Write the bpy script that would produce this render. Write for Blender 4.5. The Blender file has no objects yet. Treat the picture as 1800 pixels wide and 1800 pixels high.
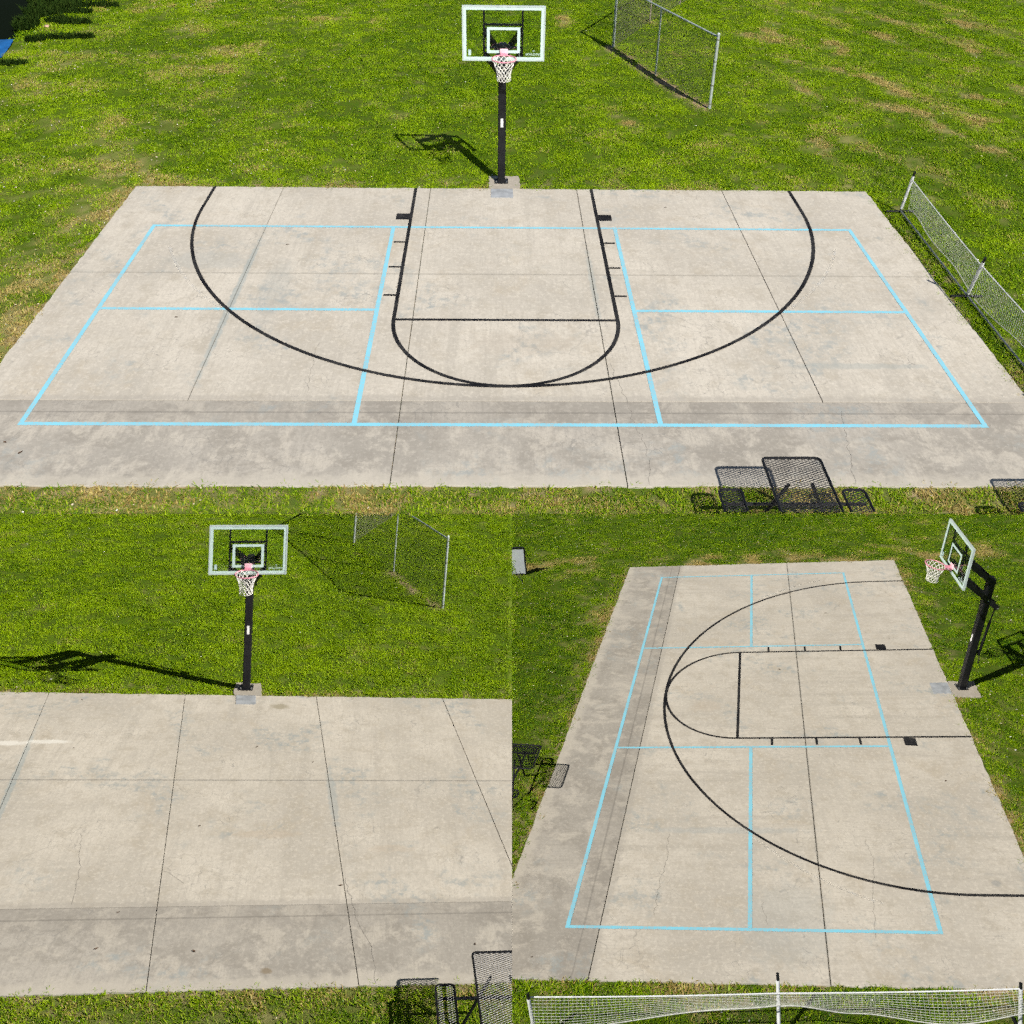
import bpy, bmesh, math, random
import numpy as np
from mathutils import Matrix, Vector

random.seed(7)
FT = 0.3048
S = bpy.context.scene

# ------------------------------------------------------------------ camera
cam = bpy.data.cameras.new('camera')
cam.sensor_width = 36.0
cam.lens = 34.0
cam.shift_y = -0.2
cam.clip_start = 0.1
cam.clip_end = 2000.0
cam_o = bpy.data.objects.new('camera', cam)
S.collection.objects.link(cam_o)
cam_o.matrix_world = Matrix.Translation((-0.22327, -13.68381, 8.38694)) @ Matrix((
    (0.99978132, -0.0050672, -0.02028877),
    (-0.01469943, 0.51978551, -0.85417033),
    (0.01487406, 0.85428177, 0.51959736))).to_4x4()
S.camera = cam_o

# the photograph shows three courts at three times of day; each stands on its
# own plot (same real size, own place and slope) and has its own sun
PLOTS = {
    1: Matrix.Identity(4),
    2: Matrix.Translation((-4.72834, -2.94698, -9.47571)) @ Matrix((
        (0.990225, -0.1175788, 0.0750305),
        (0.069633, 0.8828378, 0.4644875),
        (-0.1208536, -0.4547226, 0.8823955))).to_4x4(),
    3: Matrix.Translation((6.41285, 2.1819, -12.67679)) @ Matrix((
        (-0.1342713, 0.9883269, -0.0719796),
        (-0.8767834, -0.0846413, 0.473378),
        (0.4617598, 0.1266717, 0.8779136))).to_4x4(),
}
COL = {}
for k, n in ((1, 'painted_court_plot'), (2, 'bare_court_plot'), (3, 'end_view_court_plot')):
    COL[k] = bpy.data.collections.new(n)
    S.collection.children.link(COL[k])

# ------------------------------------------------------------------ sky, sun
# shadow offset on the ground per unit of height, in each plot's own axes
SUN = {1: (-0.455, 0.927, 4.3), 2: (-1.37, 0.60, 5.0), 3: (-0.82, 0.67, 3.9)}
w = bpy.data.worlds.new('World'); S.world = w; w.use_nodes = True
nt = w.node_tree
sky = nt.nodes.new('ShaderNodeTexSky'); sky.sky_type = 'NISHITA'; sky.sun_disc = False
sky.sun_elevation = math.radians(44)
sky.sun_rotation = math.atan2(0.455, -0.927)
sky.air_density = 1.0; sky.dust_density = 0.6
bg = nt.nodes['Background']; bg.inputs['Strength'].default_value = 0.05
nt.links.new(sky.outputs[0], bg.inputs[0])
for k, (sx_, sy_, st) in SUN.items():
    l = bpy.data.lights.new('sun', 'SUN'); l.energy = st; l.angle = math.radians(0.5)
    l.color = (1.0, 0.955, 0.88)
    o = bpy.data.objects.new('sun', l); S.collection.objects.link(o)
    d = (PLOTS[k].to_3x3() @ Vector((sx_, sy_, -1.0))).normalized()
    o.rotation_euler = d.to_track_quat('-Z', 'Y').to_euler()
    o.light_linking.receiver_collection = COL[k]
    o.light_linking.blocker_collection = COL[k]
S.view_settings.view_transform = 'Standard'
S.view_settings.look = 'None'
S.view_settings.exposure = 0.62
S.view_settings.gamma = 1.0
S.render.engine = 'CYCLES'
S.cycles.max_bounces = 3
S.cycles.diffuse_bounces = 1
S.cycles.use_adaptive_sampling = True
S.cycles.adaptive_threshold = 0.06
S.cycles.adaptive_min_samples = 24
S.cycles.use_denoising = False
S.cycles.use_light_tree = False
S.cycles.glossy_bounces = 2
S.cycles.transparent_max_bounces = 12

# ------------------------------------------------------------------ helpers
class NT:
    """small wrapper round a material's node tree"""
    def __init__(s, name):
        s.m = bpy.data.materials.new(name); s.m.use_nodes = True
        s.t = s.m.node_tree; s.bsdf = s.t.nodes['Principled BSDF']; s.out = s.t.nodes['Material Output']
    def n(s, typ, **kw):
        x = s.t.nodes.new(typ)
        for k, v in kw.items():
            if k.startswith('_'):
                setattr(x, k[1:], v)
        return x
    def l(s, a, b): s.t.links.new(a, b)
    def set(s, sock, v):
        if isinstance(v, bpy.types.NodeSocket): s.l(v, sock)
        else: sock.default_value = v
    def math(s, op, a, b=0.0, clamp=False):
        x = s.n('ShaderNodeMath', _operation=op, _use_clamp=clamp); s.set(x.inputs[0], a); s.set(x.inputs[1], b); return x.outputs[0]
    def ramp(s, v, lo, hi):
        x = s.n('ShaderNodeMapRange', _interpolation_type='SMOOTHSTEP')
        s.set(x.inputs['Value'], v); x.inputs['From Min'].default_value = lo; x.inputs['From Max'].default_value = hi
        return x.outputs[0]
    def mix(s, f, a, b, mode='MIX'):
        x = s.n('ShaderNodeMix', _data_type='RGBA', _blend_type=mode)
        s.set(x.inputs[0], f); s.set(x.inputs[6], c4(a)); s.set(x.inputs[7], c4(b)); return x.outputs[2]
    def coords(s, scale=(1, 1, 1), loc=(0, 0, 0)):
        c = s.n('ShaderNodeTexCoord'); m = s.n('ShaderNodeMapping')
        s.l(c.outputs['Object'], m.inputs[0]); m.inputs['Scale'].default_value = scale; m.inputs['Location'].default_value = loc
        return m.outputs[0]
    def noise(s, vec, scale, detail=3.0, rough=0.55, dist=0.0):
        x = s.n('ShaderNodeTexNoise'); s.l(vec, x.inputs['Vector']); x.inputs['Scale'].default_value = scale
        x.inputs['Detail'].default_value = detail; x.inputs['Roughness'].default_value = rough; x.inputs['Distortion'].default_value = dist
        return x.outputs['Fac']
    def voro(s, vec, scale, feature='DISTANCE_TO_EDGE'):
        x = s.n('ShaderNodeTexVoronoi', _feature=feature); s.l(vec, x.inputs['Vector']); x.inputs['Scale'].default_value = scale
        return x.outputs['Distance']
    def attr(s, name, typ='GEOMETRY'):
        x = s.n('ShaderNodeAttribute', _attribute_type=typ, _attribute_name=name); return x.outputs['Fac']
    def bump(s, h, strength, dist=0.01):
        x = s.n('ShaderNodeBump'); s.l(h, x.inputs['Height']); x.inputs['Strength'].default_value = strength; x.inputs['Distance'].default_value = dist
        s.l(x.outputs[0], s.bsdf.inputs['Normal'])

def c4(v):
    if isinstance(v, tuple) and len(v) == 3: return v + (1.0,)
    return v

MATS = {}
def plain(name, col, rough=0.5, metal=0.0, var=0.12, scale=9.0, spec=0.5):
    """paint / metal / plastic with a little wear so that it is never flat"""
    if name in MATS: return MATS[name]
    q = NT(name); v = q.coords()
    a = q.noise(v, scale, 5.0, 0.6)
    dark = tuple(c * (1 - var * 1.6) for c in col); light = tuple(min(1, c * (1 + var)) for c in col)
    q.l(q.mix(q.ramp(a, 0.3, 0.7), dark, light), q.bsdf.inputs['Base Color'])
    r = q.math('MULTIPLY_ADD', q.noise(v, scale * 3, 3.0), 0.25); q.t.nodes[-1].inputs[2].default_value = rough - 0.12
    q.l(r, q.bsdf.inputs['Roughness'])
    q.bsdf.inputs['Metallic'].default_value = metal
    q.bsdf.inputs['Specular IOR Level'].default_value = spec
    MATS[name] = q.m
    return q.m

class MB:
    """collects shapes given in feet; build() links them as ONE mesh object"""
    def __init__(s): s.v = []; s.f = []
    def add(s, vs, fs):
        b = len(s.v); s.v += [tuple(x) for x in vs]; s.f += [tuple(i + b for i in f) for f in fs]; return s
    def box(s, c, d, M=None):
        hx, hy, hz = d[0] / 2, d[1] / 2, d[2] / 2
        vs = [Vector((sx * hx, sy * hy, sz * hz)) for sz in (-1, 1) for sx, sy in ((-1, -1), (1, -1), (1, 1), (-1, 1))]
        if M: vs = [M @ p for p in vs]
        vs = [p + Vector(c) for p in vs]
        return s.add(vs, [(3, 2, 1, 0), (4, 5, 6, 7), (0, 1, 5, 4), (1, 2, 6, 5), (2, 3, 7, 6), (3, 0, 4, 7)])
    def bar(s, p, q, w, h=None):
        p, q = Vector(p), Vector(q); d = q - p; h = h or w
        z = d.normalized(); up = Vector((0, 0, 1)) if abs(z.z) < 0.95 else Vector((0, 1, 0))
        x = z.cross(up).normalized(); y = x.cross(z)
        M = Matrix((x, y, z)).transposed()
        return s.box((p + q) / 2, (w, h, d.length), M)
    def tube(s, p, q, r, n=8, r2=None, cap=True): return s.path([p, q], r, n, cap=cap, r2=r2)
    def path(s, pts, r, n=6, closed=False, cap=True, r2=None):
        pts = [Vector(p) for p in pts]; m = len(pts); b = len(s.v); ref = None; vs = []; fs = []
        for i, p in enumerate(pts):
            a = pts[(i - 1) % m] if (closed or i) else p
            c = pts[(i + 1) % m] if (closed or i < m - 1) else p
            t = (c - a).normalized()
            if ref is None: ref = Vector((0, 0, 1)) if abs(t.z) < 0.9 else Vector((1, 0, 0))
            x = (ref - t * ref.dot(t)).normalized(); y = t.cross(x); ref = x
            rr = r if r2 is None else r + (r2 - r) * i / (m - 1)
            for j in range(n):
                an = 2 * math.pi * j / n
                vs.append(p + x * math.cos(an) * rr + y * math.sin(an) * rr)
        for i in range(m if closed else m - 1):
            for j in range(n):
                a0 = i * n + j; a1 = i * n + (j + 1) % n; b0 = ((i + 1) % m) * n + j; b1 = ((i + 1) % m) * n + (j + 1) % n
                fs.append((a0, a1, b1, b0))
        if cap and not closed:
            fs.append(tuple(range(n - 1, -1, -1))); fs.append(tuple((m - 1) * n + j for j in range(n)))
        return s.add(vs, fs)
    def sheet(s, pts, z=0.0): return s.add([(p[0], p[1], p[2] if len(p) > 2 else z) for p in pts], [tuple(range(len(pts)))])
    def map(s, M): s.v = [tuple(M @ Vector(p)) for p in s.v]; return s
    def build(s, name, mat, parent=None, plot=1, smooth=False, clip=None, bevel=0.0):
        me = bpy.data.meshes.new(name)
        me.from_pydata([(x * FT, y * FT, z * FT) for x, y, z in s.v], [], s.f)
        if clip or bevel:
            bm = bmesh.new(); bm.from_mesh(me)
            if bevel:
                bmesh.ops.remove_doubles(bm, verts=bm.verts[:], dist=1e-6)
                bmesh.ops.bevel(bm, geom=bm.edges[:], offset=bevel * FT, segments=1, affect='EDGES')
            for co, no in (clip or []):
                bmesh.ops.bisect_plane(bm, geom=bm.verts[:] + bm.edges[:] + bm.faces[:], plane_co=co * FT, plane_no=no, clear_outer=True)
            bm.to_mesh(me); bm.free()
        if smooth: me.polygons.foreach_set('use_smooth', [True] * len(me.polygons))
        me.materials.append(mat)
        o = bpy.data.objects.new(name, me); COL[plot].objects.link(o)
        if parent: o.parent = parent
        else: o.matrix_world = PLOTS[plot]
        return o

def tag(o, label=None, cat=None, group=None, kind=None):
    for k, v in (('label', label), ('category', cat), ('group', group), ('kind', kind)):
        if v: o[k] = v
    return o
def thing(name, plot, loc, label, cat, group=None, M=None):
    o = bpy.data.objects.new(name, None); COL[plot].objects.link(o); o.empty_display_size = 0.2
    o.matrix_world = PLOTS[plot] @ Matrix.Translation(Vector(loc) * FT) @ (M or Matrix.Identity(4))
    tag(o, label, cat, group); return o
def rotv(v):
    v = Vector(v); return Matrix.Rotation(v.length, 3, v.normalized())
# where one plot ends in front of the next: a plane through the eye and the plot's edge
EYE = {1: Vector((-0.73, -44.89, 27.52)), 2: Vector((5.1, -59.49, 36.46)), 3: Vector((80.47, -8.36, 37.6))}
EDGE = {1: (Vector((-20.46, -15.69, 0)), Vector((21.14, -15.64, 0))),
        2: (Vector((14.05, -16.73, 0)), Vector((26.12, 70.03, 0))),
        3: (Vector((35.52, -16.05, 0)), Vector((-57.21, -26.76, 0)))}
def edge_plane(k, keep):
    a, b = EDGE[k]; n = (b - a).cross(EYE[k] - a).normalized()
    if (Vector(keep) - a).dot(n) > 0: n = -n
    return a, n
def clips(k, keep, loc=(0, 0, 0)):
    a, n = edge_plane(k, keep); return [(a - Vector(loc), n)]

# ------------------------------------------------------------------ ground maps
_rng = np.random.RandomState(3)
_tab = _rng.rand(256, 256)
def vnoise(x, y):
    xi = np.floor(x).astype(int); yi = np.floor(y).astype(int); fx = x - xi; fy = y - yi
    fx = fx * fx * (3 - 2 * fx); fy = fy * fy * (3 - 2 * fy)
    g = lambda a, b: _tab[a % 256, b % 256]
    return (g(xi, yi) * (1 - fx) + g(xi + 1, yi) * fx) * (1 - fy) + (g(xi, yi + 1) * (1 - fx) + g(xi + 1, yi + 1) * fx) * fy
def fbm(x, y, o=4):
    r = 0; a = 0.5; t = 0
    for i in range(o):
        r = r + a * vnoise(x + 17.3 * i, y - 9.1 * i); t += a; x = x * 2.03; y = y * 2.03; a *= 0.5
    return r / t
def sstep(x, a, b):
    t = np.clip((x - a) / (b - a), 0, 1); return t * t * (3 - 2 * t)
def blob(X, Y, cx, cy, rx, ry, ang=0.0):
    c, s = math.cos(ang), math.sin(ang); u = (X - cx) * c + (Y - cy) * s; v = -(X - cx) * s + (Y - cy) * c
    return np.exp(-((u / rx) ** 2 + (v / ry) ** 2))
def seg_dist(X, Y, a, b):
    ax, ay = a; bx, by = b; dx, dy = bx - ax, by - ay; t = np.clip(((X - ax) * dx + (Y - ay) * dy) / (dx * dx + dy * dy), 0, 1)
    return np.hypot(X - ax - t * dx, Y - ay - t * dy)

SX = {1: 1.0, 2: 1.0, 3: 1.3}          # the end-view court is the longer one
YN, YS, YF = -14.1, -8.2, 15.95          # near edge, strip joint, far edge of the slab
OUT = 0.13                               # the two lower slabs were poured a little out of square
def plan(k, x, y):
    if k == 2: return x - OUT * y, y
    if k == 3: return x * SX[3], y - OUT * SX[3] * x
    return x, y
def unplan(k, X, Y):
    if k == 2: return X + OUT * Y, Y
    if k == 3: return X / SX[3], Y + OUT * X
    return X, Y
FENCE = {1: [(17.3, 32.5), (14.05, 41.48), (11.08, 49.98), (15.98, 59.43), (20.5, 67.15), (25.2, 75.3)],
         2: [(14.2, 35.07), (9.5, 45.65), (4.92, 55.4), (9.5, 66.5), (14.0, 76.5)]}
def pond_edge(Y): return -47.1 + 0.9 * (fbm(Y * 0.35, Y * 0 + 3.0, 3) - 0.5) * 2 + 0.6 * np.sin(Y * 0.21)

FX = {1: 0.0, 2: -.3, 3: 0.0}            # where the pole's footing sits along the far edge
def maps(k, X, Y):
    hw = 25.0 * SX[k]; XC, YC = unplan(k, X, Y)
    dx = (np.abs(XC) - 25.0) * SX[k]; dy = np.maximum(YN - YC, YC - YF); d = np.maximum(dx, dy)      # distance outside the slab
    foot = np.maximum(np.abs(XC - 0.05 - FX[k]) - 1.05, np.maximum(YF - 0.3 - YC, YC - 18.1))
    off = 31.7 * k
    n1 = fbm(X * 0.11 + off, Y * 0.11 + off); n2 = fbm(X * 0.45 + off, Y * 0.45 - off); n3 = fbm(X * 1.7 - off, Y * 1.7 + off, 3)
    dens = np.where((d > 0.02) & (foot > 0.0), 1.0, 0.0) * (0.62 + 0.5 * sstep(n3, 0.3, 0.6))
    straw = 0.22 * sstep(n2, 0.52, 0.75) * sstep(n1, 0.4, 0.65) + 0.40 * sstep(0.7 * n3 + 0.3 * n2, 0.56, 0.72) + 0.02
    tone = sstep(0.6 * n1 + 0.4 * n2, 0.36, 0.64)
    edge = np.exp(-np.maximum(d, 0) / 1.1)
    straw = straw + edge * 0.40 * sstep(n2, 0.42, 0.62); dens = dens * (1 - 0.35 * edge * sstep(n2, 0.45, 0.6))
    bare = edge * sstep(n3, 0.48, 0.65) * 0.8
    tall = 0.75 + 0.5 * n2 + 0 * X
    litter = 0.10 + 0 * X
    z = -0.09 + (n1 - 0.5) * 0.5 * sstep(d, 2, 14) + (n3 - 0.5) * 0.05
    if k == 1:
        # left side: thin, dry, littered turf; right: lush with rows of cut straw
        lw = sstep(-X, 8, 30)
        straw += 0.22 * lw * sstep(n2, 0.4, 0.65); litter = litter + 0.9 * lw * sstep(n2, 0.35, 0.6) + 0.3 * sstep(-X, -4, 10)
        straw += 0.5 * np.exp(-((d - 1.5) / 2.2) ** 2) * (X < -24) * sstep(n3, 0.35, 0.6)
        r = random.Random(5)
        for cx, cy in ((28.6, 55.1), (26.2, 54), (33.6, 50.2), (28.2, 45.7), (31.4, 43.7), (33.5, 40.4), (34.5, 38.9), (35, 29.6), (35.9, 27.1), (37.6, 23.9), (31.9, 33.6), (33.9, 32.9), (50.1, 60.4), (44, 60.6), (26.9, 36.4), (24.4, 25.0), (6.7, 59.7), (9.6, 30.3), (40, 55), (47, 50), (52, 44), (41, 36), (46, 38)):
            a = math.atan2(-18.6, 8) + r.uniform(-.5, .5)
            straw += 1.5 * blob(X, Y, cx, cy, r.uniform(1.2, 2.6), r.uniform(.4, .8), a) * sstep(n3, 0.25, 0.55)
        u = (X * 18.6 + Y * 8) / 20.2; v = (X * 8 - Y * 18.6) / 20.2
        row = fbm(u * 0.55, v * 0.07, 3)
        straw += 0.45 * sstep(row, 0.55, 0.70) * sstep(X, 16, 30) * sstep(Y, 8, 20)
        tone = tone * 0.75 + 0.25 * sstep(row, 0.4, 0.6)
        for a, b in zip(FENCE[1][:2], FENCE[1][1:3]):
            q = np.exp(-(seg_dist(X + 0.3, Y, a, b) / 0.55) ** 2); bare = np.maximum(bare, q); dens = dens * (1 - 0.9 * q)
        pe = pond_edge(Y); wet = sstep(pe - X, -0.6, 1.2) * sstep(Y, 50.3, 51.6)
        z = z - 1.6 * wet; dens = dens * (1 - wet)
        dens = dens * (1 - ((X < -46.2) & (Y > 41) & (Y < 50.6))); bank = np.exp(-((X - pe - 1.0) / 1.6) ** 2) * sstep(Y, 48, 52); tall = tall + bank * 0.9
    if k == 2:
        for a, b in zip(FENCE[2][:1], FENCE[2][1:2]):
            q = np.exp(-(seg_dist(X + 0.3, Y, a, b) / 0.6) ** 2); bare = np.maximum(bare, q * .6); dens = dens * (1 - 0.55 * q)
        straw = straw * 0.7; tone = 0.45 + 0.55 * tone
    if k == 3:
        straw += 0.7 * np.exp(-((X + hw + 1.5) / 2.5) ** 2) * sstep(n2, 0.35, 0.6)
        bare = np.maximum(bare, np.exp(-np.maximum(d, 0) / 0.5) * (YC < YN) * 0.9)
        tall = tall + 0.8 * np.exp(-np.abs(d - 0.2) / 0.5) * (X > hw)
        litter = litter + 0.5
    tone = tone * 0.35 if k == 3 else 0.28 + 0.72 * tone  # end-view lawn darkened in its colour to imitate dimmer light
    if k < 3: tone = tone * (1 - 0.55 * (YC < YN)); straw = straw + 0.18 * (YC < YN)
    litter = litter * (d > 0.3)
    return z, np.clip(dens, 0, 1.2), np.clip(straw, 0, 1), np.clip(tone, 0, 1), np.clip(bare, 0, 1), np.clip(tall, .3, 2), np.clip(litter, 0, 1.6)

def in_sight(k, X, Y, z):
    """1 where the ground of a plot can come into view (with a margin), so blades grow only there"""
    P = np.stack([X, Y, z], -1) * FT; M = np.array(cam_o.matrix_world.inverted() @ PLOTS[k]); C = P @ M[:3, :3].T + M[:3, 3]
    dz = np.maximum(-C[..., 2], .1); px = 900 + 1700 * C[..., 0] / dz; py = 540 - 1700 * C[..., 1] / dz
    x0, x1, y0, y1 = {1: (-140, 1940, -110, 1000), 2: (-140, 1000, 830, 1940), 3: (840, 1940, 830, 1940)}[k]
    return ((px > x0) & (px < x1) & (py > y0) & (py < y1)).astype(float)

def make_ground(k):
    if k == 1:
        u = np.linspace(-86, 88, 300); v = np.linspace(0, 1, 200); U, V = np.meshgrid(u, v, indexing='ij')
        lip = -15.665 + 0.0012 * U; X = U; Y = lip + V * (98 - lip); fold = 1
    elif k == 2:
        v = np.linspace(-25, 98, 200); u = np.linspace(0, 1, 190); U, V = np.meshgrid(u, v, indexing='ij')
        e = 14.05 + (V + 16.73) * (12.07 / 86.76); Y = V; X = e - U * (e + 62); fold = 0
    else:
        u = np.linspace(-98, 44, 260); v = np.linspace(0, 1, 180); U, V = np.meshgrid(u, v, indexing='ij')
        e = -16.05 - 4.0 + (35.52 - U) * (-10.71 / 92.73); X = U; Y = e + V * (56 - e); fold = 1
    z, dens, straw, tone, bare, tall, litter = maps(k, X, Y)
    # the plot's cut edge is undercut: one more row folded back beneath it
    def ext(A, row): return np.concatenate([row[:, None], A], 1) if fold == 1 else np.concatenate([row[None, :], A], 0)
    if fold == 1:
        X = ext(X, X[:, 0]); Y2 = ext(Y, Y[:, 0] + 3.0); Y = Y2
        z = ext(z, z[:, 0] - 1.0); zero = dens[:, 0] * 0
    else:
        Y = ext(Y, Y[0]); X = ext(X, X[0] - 3.0); z = ext(z, z[0] - 1.0); zero = dens[0] * 0
    see = in_sight(k, X[:, 1:] if fold else X[1:], Y[:, 1:] if fold else Y[1:], z[:, 1:] if fold else z[1:]); dens = dens * see; litter = litter * see
    XX, YY = (X[:, 1:], Y[:, 1:]) if fold else (X[1:], Y[1:])
    XX, YY = unplan(k, XX, YY); dd = np.maximum((np.abs(XX) - 25) * SX[k], np.maximum(YN - YY, YY - YF)); near = (dd < (2.2 if k == 1 else 1.2)) & (dd > -1) & ((dd < 0.75) | (YY < YN)) | (np.maximum(np.abs(XX) - 1.8, np.abs(YY - 17) - 1.8) < 0)
    edge_ = dens * near; dens = dens * (~near)
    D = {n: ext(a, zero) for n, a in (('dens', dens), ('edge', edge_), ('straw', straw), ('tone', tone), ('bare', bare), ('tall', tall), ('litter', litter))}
    n, m = X.shape
    P = np.stack([X, Y, z], -1).reshape(-1, 3) * FT
    i, j = np.meshgrid(np.arange(n - 1), np.arange(m - 1), indexing='ij'); a = (i * m + j).ravel()
    F = np.stack([a, a + m, a + m + 1, a + 1], 1)
    me = bpy.data.meshes.new('ground'); me.from_pydata(P.tolist(), [], F.tolist())
    if me.polygons[len(me.polygons) // 2].normal.z < 0: me.flip_normals()
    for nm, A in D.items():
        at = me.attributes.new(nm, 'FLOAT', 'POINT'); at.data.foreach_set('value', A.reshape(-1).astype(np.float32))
    me.polygons.foreach_set('use_smooth', [True] * len(me.polygons))
    return me

# ------------------------------------------------------------------ turf
def mat_ground():
    q = NT('turf_soil'); v = q.coords()
    n = q.noise(v, 14.0, 6.0, 0.7); n2 = q.noise(v, 60.0, 3.0, 0.7)
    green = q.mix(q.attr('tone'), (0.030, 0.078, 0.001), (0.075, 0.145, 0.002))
    green = q.mix(q.ramp(n, 0.35, 0.7), green, (0.070, 0.090, 0.006))
    green = q.mix(q.math('MULTIPLY', q.attr('straw'), 0.6), green, (0.33, 0.27, 0.12))
    soil = q.mix(q.ramp(n2, 0.3, 0.7), (0.27, 0.17, 0.10), (0.50, 0.36, 0.24))
    q.l(q.mix(q.attr('bare'), green, soil), q.bsdf.inputs['Base Color'])
    q.bsdf.inputs['Roughness'].default_value = 0.95; q.bsdf.inputs['Specular IOR Level'].default_value = 0.1
    q.bump(n2, 0.6, 0.02)
    return q.m
def mat_grass():
    q = NT('grass_blade')
    g = q.n('ShaderNodeNewGeometry'); rnd = g.outputs['Random Per Island']
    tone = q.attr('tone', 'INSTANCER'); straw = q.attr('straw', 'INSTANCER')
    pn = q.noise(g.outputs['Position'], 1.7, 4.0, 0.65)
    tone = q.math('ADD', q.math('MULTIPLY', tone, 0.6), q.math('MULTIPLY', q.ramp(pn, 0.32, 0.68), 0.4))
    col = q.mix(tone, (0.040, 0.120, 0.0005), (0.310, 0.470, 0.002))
    wd = q.noise(g.outputs['Position'], 0.55, 5.0, 0.7); col = q.mix(q.math('MULTIPLY', q.ramp(wd, 0.54, 0.66), 0.5), col, (0.045, 0.130, 0.002))
    rr = q.math('FRACT', q.math('MULTIPLY', rnd, 7.31))
    col = q.mix(q.math('MULTIPLY', q.math('LESS_THAN', rr, 0.22), 0.5), col, (0.020, 0.065, 0.002))
    col = q.mix(q.math('MULTIPLY', q.math('GREATER_THAN', rr, 0.80), 0.45), col, (0.52, 0.64, 0.02))
    dry = q.ramp(q.math('ADD', straw, q.math('MULTIPLY', rnd, 0.62)), 0.68, 0.92)
    hay = q.mix(rr, (0.60, 0.48, 0.17), (0.28, 0.18, 0.05))
    col = q.mix(dry, col, hay)
    d = q.n('ShaderNodeBsdfDiffuse'); q.l(col, d.inputs[0])
    t = q.n('ShaderNodeBsdfTranslucent'); q.l(q.mix(0.5, col, (0.20, 0.42, 0.001)), t.inputs[0])
    mx = q.n('ShaderNodeMixShader'); mx.inputs[0].default_value = 0.28; q.l(d.outputs[0], mx.inputs[1]); q.l(t.outputs[0], mx.inputs[2])
    gl = q.n('ShaderNodeBsdfGlossy'); gl.inputs['Roughness'].default_value = 0.45
    mx2 = q.n('ShaderNodeMixShader'); mx2.inputs[0].default_value = 0.012; q.l(mx.outputs[0], mx2.inputs[1]); q.l(gl.outputs[0], mx2.inputs[2])
    q.l(mx2.outputs[0], q.out.inputs['Surface'])
    return q.m
def tuft(i, mat, nb=11, R0=0.07):
    r = random.Random(100 + i); vs = []; fs = []
    for b in range(nb):
        a = r.uniform(0, 6.283); rad = R0 * math.sqrt(r.random()); x, y = rad * math.cos(a), rad * math.sin(a)
        h = r.uniform(0.016, 0.052); wd = r.uniform(0.0035, 0.0068); ln = r.uniform(0.3, 1.6) * h; yaw = r.uniform(0, 6.283)
        dx, dy = math.cos(yaw), math.sin(yaw); px, py = -dy, dx; k = len(vs)
        for t, ww in ((0, 1.0), (0.55, 0.85), (1.0, 0.12)):
            ox, oy = x + dx * ln * t * t, y + dy * ln * t * t; zz = h * (t - 0.25 * t * t)
            vs += [(ox - px * wd * ww, oy - py * wd * ww, zz), (ox + px * wd * ww, oy + py * wd * ww, zz)]
        fs += [(k, k + 1, k + 3, k + 2), (k + 2, k + 3, k + 5, k + 4)]
    me = bpy.data.meshes.new('grass_tuft'); me.from_pydata(vs, [], fs); me.materials.append(mat)
    return bpy.data.objects.new('grass_tuft', me)
def flake(i, mat):
    r = random.Random(300 + i); n = 6; vs = [(0, 0, 0.03)]
    for j in range(n):
        a = 6.283 * j / n; vs.append((math.cos(a) * 0.020 * r.uniform(.7, 1.3), math.sin(a) * 0.011 * r.uniform(.7, 1.3), 0.03 + r.uniform(-.008, .012)))
    me = bpy.data.meshes.new('leaf_flake'); me.from_pydata(vs, [], [(0, 1 + j, 1 + (j + 1) % n) for j in range(n)]); me.materials.append(mat)
    return bpy.data.objects.new('leaf_flake', me)
def scatter_tree(name, coll, attr, density, smin, smax, seed, scale_attr=None, also=None):
    t = bpy.data.node_groups.new(name, 'GeometryNodeTree')
    t.interface.new_socket('Geometry', in_out='INPUT', socket_type='NodeSocketGeometry')
    t.interface.new_socket('Geometry', in_out='OUTPUT', socket_type='NodeSocketGeometry')
    N = t.nodes.new; L = t.links.new
    gi, go = N('NodeGroupInput'), N('NodeGroupOutput')
    jn = N('GeometryNodeJoinGeometry'); L(jn.outputs[0], go.inputs[0])
    for coll, attr, density in [(coll, attr, density)] + ([also] if also else []):
        dp = N('GeometryNodeDistributePointsOnFaces'); dp.distribute_method = 'RANDOM'; dp.inputs['Seed'].default_value = seed
        na = N('GeometryNodeInputNamedAttribute'); na.data_type = 'FLOAT'; na.inputs['Name'].default_value = attr
        mu = N('ShaderNodeMath'); mu.operation = 'MULTIPLY'; mu.inputs[1].default_value = density
        L(na.outputs['Attribute'], mu.inputs[0]); L(mu.outputs[0], dp.inputs['Density']); L(gi.outputs[0], dp.inputs['Mesh'])
        ci = N('GeometryNodeCollectionInfo'); ci.inputs['Collection'].default_value = coll; ci.inputs['Separate Children'].default_value = True; ci.inputs['Reset Children'].default_value = True
        ip = N('GeometryNodeInstanceOnPoints'); ip.inputs['Pick Instance'].default_value = True
        L(dp.outputs['Points'], ip.inputs['Points']); L(ci.outputs[0], ip.inputs['Instance'])
        rv = N('FunctionNodeRandomValue'); rv.data_type = 'FLOAT_VECTOR'; rv.inputs[0].default_value = (-.05, -.05, 0); rv.inputs[1].default_value = (.05, .05, 6.283)
        L(rv.outputs[0], ip.inputs['Rotation'])
        rs = N('FunctionNodeRandomValue'); rs.data_type = 'FLOAT'; rs.inputs[2].default_value = smin; rs.inputs[3].default_value = smax; rs.inputs['Seed'].default_value = 5
        if scale_attr:
            sa = N('GeometryNodeInputNamedAttribute'); sa.data_type = 'FLOAT'; sa.inputs['Name'].default_value = scale_attr
            m2 = N('ShaderNodeMath'); m2.operation = 'MULTIPLY'; L(rs.outputs[1], m2.inputs[0]); L(sa.outputs['Attribute'], m2.inputs[1]); L(m2.outputs[0], ip.inputs['Scale'])
        else: L(rs.outputs[1], ip.inputs['Scale'])
        L(ip.outputs[0], jn.inputs[0])
    return t
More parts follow.
